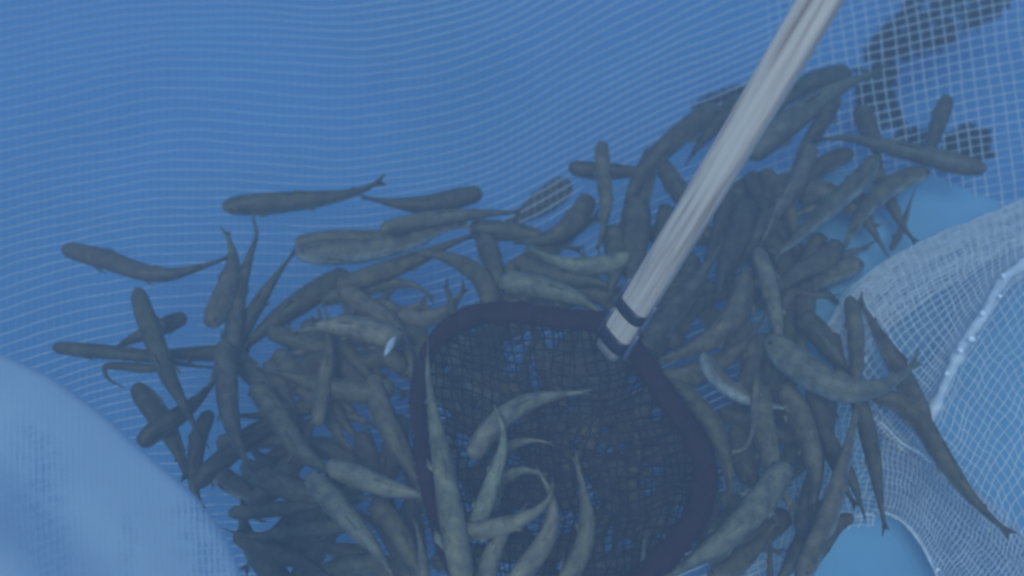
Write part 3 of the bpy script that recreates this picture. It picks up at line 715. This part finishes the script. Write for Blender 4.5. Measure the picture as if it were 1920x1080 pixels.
for c in keep:
    x0_, y0_ = c[2][0]; x1_, y1_ = c[2][-1]
    mx = sum(p[0] for p in c[2]) / 6; my = sum(p[1] for p in c[2]) / 6
    nm, lx, ly = min(LAND, key=lambda l: (l[1] - mx) ** 2 + (l[2] - my) ** 2)
    dx, dy = mx - lx, my - ly
    if math.hypot(dx, dy) < 28: wh = 'under'
    elif abs(dx) > 2.2 * abs(dy): wh = 'right of' if dx > 0 else 'left of'
    elif abs(dy) > 2.2 * abs(dx): wh = 'below' if dy > 0 else 'above'
    else: wh = ('below' if dy > 0 else 'above') + ' and ' + ('right of' if dx > 0 else 'left of')
    an = math.degrees(math.atan2(y1_ - y0_, x1_ - x0_))
    hd = ('level fish heading left', 'fish heading up left', 'upright fish heading up', 'fish heading up right', 'level fish heading right',
          'fish heading down right', 'upright fish heading down', 'fish heading down left')[int(((an + 22.5) % 360) // 45)]
    lab = ('dim ' if c[5] else 'dark ') + hd + (', seen through the netting ' if 'under' in c[1] else ', half hidden ') + wh + ' ' + nm
    if len(lab.split()) > 16: lab = lab.replace(', half hidden', '').replace(', seen through the netting', '')
    make_fish(lab, c[3], c[4], c[5], c[2], group=c[1])
print('fill kept', len(keep), 'of', len(CAND))

# ------------------------------------------------------------------ the hand net
root = empty('hand_net', at(1150, 650, .15)); HINV = -root.location
tag(root, 'scoop net with a maroon-wrapped hoop, dark netting and a pale wooden handle', 'hand net')
RIM = [(1150, 612), (1100, 600), (1050, 598), (1000, 590), (930, 585), (870, 600), (820, 634), (792, 690), (782, 760), (790, 830), (802, 900), (822, 980), (850, 1060), (910, 1130), (1010, 1165), (1110, 1140), (1190, 1090),
       (1255, 1035), (1300, 975), (1322, 910), (1316, 850), (1285, 790), (1240, 730), (1205, 675), (1172, 630)]
RC = catmull(RIM + [RIM[0]], 140)
def rim_h(px, py): return .155 - .00006 * (py - 620)
ring = MB()
N_ = len(RC) - 1; nr = 12
cl = [at(p[0], p[1], rim_h(*p)) + HINV for p in RC[:-1]]
for i in range(N_):
    t = (cl[(i + 1) % N_] - cl[i - 1]).normalized(); sd_ = t.cross(Vector((0, 0, 1))).normalized(); u = sd_.cross(t)
    px, py = RC[i]
    rp = 21 if px > 850 else 13 + 8 * max(0, (px - 790) / 60)
    if py > 950 and px < 1100: rp = 15
    rp *= 1 + .16 * noise.noise(Vector((i * .25, 0, 0)))
    r = rp * 1.05 / FPX * 1.02
    for k in range(nr):
        a_ = 2 * math.pi * k / nr
        rr_ = r * (1 + .13 * noise.noise(Vector((i * .5, k * .8, 4))))
        rr_ *= 1 + .16 * noise.noise(Vector((i * 1.3, k * 1.9, 8)))
        ring.v.append(cl[i] + sd_ * math.cos(a_) * rr_ + u * math.sin(a_) * rr_ * .7)
for i in range(N_):
    for k in range(nr):
        i2 = (i + 1) % N_; ring.f.append((i * nr + k, i * nr + (k + 1) % nr, i2 * nr + (k + 1) % nr, i2 * nr + k))
for q in range(2600):              # worn fibres of the cloth wrap
    i = random.randrange(N_); k = random.randrange(nr); p = ring.v[i * nr + k]; d = (p - cl[i]).normalized()
    t = (cl[(i + 1) % N_] - cl[i - 1]).normalized(); e = (d + t * random.uniform(-1.5, 1.5)).normalized()
    o_ = t * random.uniform(-.004, .004); L_ = random.uniform(.0015, .0042)
    ring.tube([p - d * .001 + o_, p + o_ + e * L_], .00035, 3)
ring.build('hoop', M_rim, root)
poly = [(p[0], p[1]) for p in RC]
CX, CY = 1055, 860
def rad_frac(px, py):
    an = math.atan2(py - CY, px - CX); best = None
    d = math.hypot(px - CX, py - CY)
    bd = 9
    for p in RC[::2]:
        a2 = math.atan2(p[1] - CY, p[0] - CX); df = abs((a2 - an + math.pi) % (2 * math.pi) - math.pi)
        if df < bd: bd = df; best = math.hypot(p[0] - CX, p[1] - CY)
    return min(1, d / best)
def bag(mb, pitch, rad, seed, drop, wob=16):
    for fam in (0, 1):
        q = 740.0
        lim = 1400 if fam == 0 else 1220
        q = 740 if fam == 0 else 540
        while q < lim:
            run = []
            s = 520 if fam == 0 else 740
            e = 1240 if fam == 0 else 1400
            while s < e:
                px, py = (q, s) if fam == 0 else (s, q)
                X = px + wob * noise.noise(Vector((px / 90, py / 90, seed))) * 1.6 + 2.2 * noise.noise(Vector((px / 14, py / 14, seed + 7)))
                Y = py + wob * noise.noise(Vector((px / 90, py / 90, seed + 20))) * 1.6 + 2.2 * noise.noise(Vector((px / 14, py / 14, seed + 27)))
                # threads swirl round the bag
                if fam == 0: X += 26 * math.sin((Y - 560) / 190)
                else: Y += 30 * math.sin((X - 800) / 150)
                if inside(X, Y, poly):
                    r = rad_frac(X, Y)
                    hh = rim_h(X, Y) - drop * (1 - r ** 2.5) + .004 * noise.noise(Vector((X / 40, Y / 40, seed)))
                    run.append(at(X, Y, hh) + HINV)
                else:
                    mb.tube(run, rad, 3, cap=False); run = []
                s += 9
            mb.tube(run, rad, 3, cap=False)
            q += pitch * (1 + .12 * math.sin(q * .7))
b1 = MB(); bag(b1, 16.5, .0012, 1, .065); b1.build('netting', M_dark_thread, root)
b2 = MB(); bag(b2, 40.0, .0009, 5, .078, 30); b2.build('netting', M_dark_thread, root)

# handle: faceted wooden pole
H0 = atd(1141, 657, .985); HD = (atd(1552, -30, .80) - H0).normalized(); HLEN = 1.35
rh = 31 * .985 / FPX
side = HD.cross(Vector((0, 0, 1))).normalized(); upn = side.cross(HD).normalized()
hb = MB(); NSEG = 60; NRH = 28; uvh = []
for i in range(NSEG + 1):
    t = i / NSEG; c = H0 + HD * HLEN * t + HINV + side * .0022 * math.sin(t * 9)
    for k in range(NRH):
        a_ = 2 * math.pi * k / NRH
        q = .35
        rx = rh * (abs(math.cos(a_)) ** 3 + abs(math.sin(a_)) ** 3) ** (-1 / 3)
        groove = 1 - .05 * math.exp(-((((a_ - 1.25 - .35 * t + math.pi) % (2 * math.pi)) - math.pi) / .10) ** 2) \
                   - .035 * math.exp(-((((a_ - 1.85 + .5 * t + math.pi) % (2 * math.pi)) - math.pi) / .09) ** 2)
        rr_ = rx * groove * (1 + .02 * noise.noise(Vector((t * 9, k * .4, 0)))) * (.90 if i == 0 else 1)
        hb.v.append(c + side * math.cos(a_) * rr_ + upn * math.sin(a_) * rr_ * .62); uvh.append((t * HLEN * 3, k / NRH * .6))
for i in range(NSEG):
    for k in range(NRH):
        hb.f.append((i * NRH + k, i * NRH + (k + 1) % NRH, (i + 1) * NRH + (k + 1) % NRH, (i + 1) * NRH + k))
hb.f.append(tuple(range(NRH))[::-1]); hb.f.append(tuple(NSEG * NRH + k for k in range(NRH)))
ho = hb.build('handle', M_wood, root)
ul = ho.data.uv_layers.new(name='UVMap')
for lp in ho.data.loops:
    ul.data[lp.index].uv = uvh[lp.vertex_index]
def band(pos, half, mult, m, name, tilt=0.0, parent=root):
    mb = MB(); nn = 32; prof = [(-half, 1.00), (-half, mult * .97), (-half * .5, mult), (half * .5, mult), (half, mult * .97), (half, 1.00)]
    for o_, s_ in prof:
        for k in range(nn):
            a_ = 2 * math.pi * k / nn
            rx = rh * (abs(math.cos(a_)) ** 3 + abs(math.sin(a_)) ** 3) ** (-1 / 3) * s_
            mb.v.append(H0 + HINV + HD * (pos + o_ + tilt * math.cos(a_)) + side * math.cos(a_) * rx + upn * math.sin(a_) * (rx * .62 + (s_ - 1) * rh * .38))
    for i in range(len(prof) - 1):
        for k in range(nn): mb.f.append((i * nn + k, i * nn + (k + 1) % nn, (i + 1) * nn + (k + 1) % nn, (i + 1) * nn + k))
    return mb.build(name, m, parent)
bd1 = band(.058, .0062, 1.12, M_band, 'clamp_band')
bd2 = band(.019, .0078, 1.12, M_band, 'clamp_band')
# strap ends and bolts that stand off both sides of the handle
for pos, sg in ((.058, 1), (.058, -1), (.019, 1), (.019, -1)):
    c = H0 + HINV + HD * pos + side * sg * rh * 1.18
    mb = MB(); mb.tube([c - HD * .012, c - HD * .004, c + HD * .012, c + HD * .022], lambda t: .0024 * (1.2 - .5 * t), 8); mb.build('strap_end', M_clear, root)

# ------------------------------------------------------------------ murky water as an even haze
hz = MB(); hz.v, hz.f = box_mesh(-3.3, 3.3, -2.3, 4.3, TZ - 1.05, 1.55)
hm = bpy.data.materials.new('murky_water'); hm.use_nodes = True; nt = hm.node_tree; nt.nodes.clear()
pv = nt.nodes.new('ShaderNodeVolumePrincipled'); out = nt.nodes.new('ShaderNodeOutputMaterial')
pv.inputs['Color'].default_value = (0.40, 0.50, 0.62, 1); pv.inputs['Density'].default_value = 0.46
pv.inputs['Absorption Color'].default_value = (0.0, 0.25, 0.9, 1); pv.inputs['Anisotropy'].default_value = 0.1
nt.links.new(pv.outputs[0], out.inputs['Volume'])
ho_ = hz.build('haze', hm, smooth=False)
tag(ho_, 'even blue murk of the cloudy water around the fish', 'haze', kind='stuff')
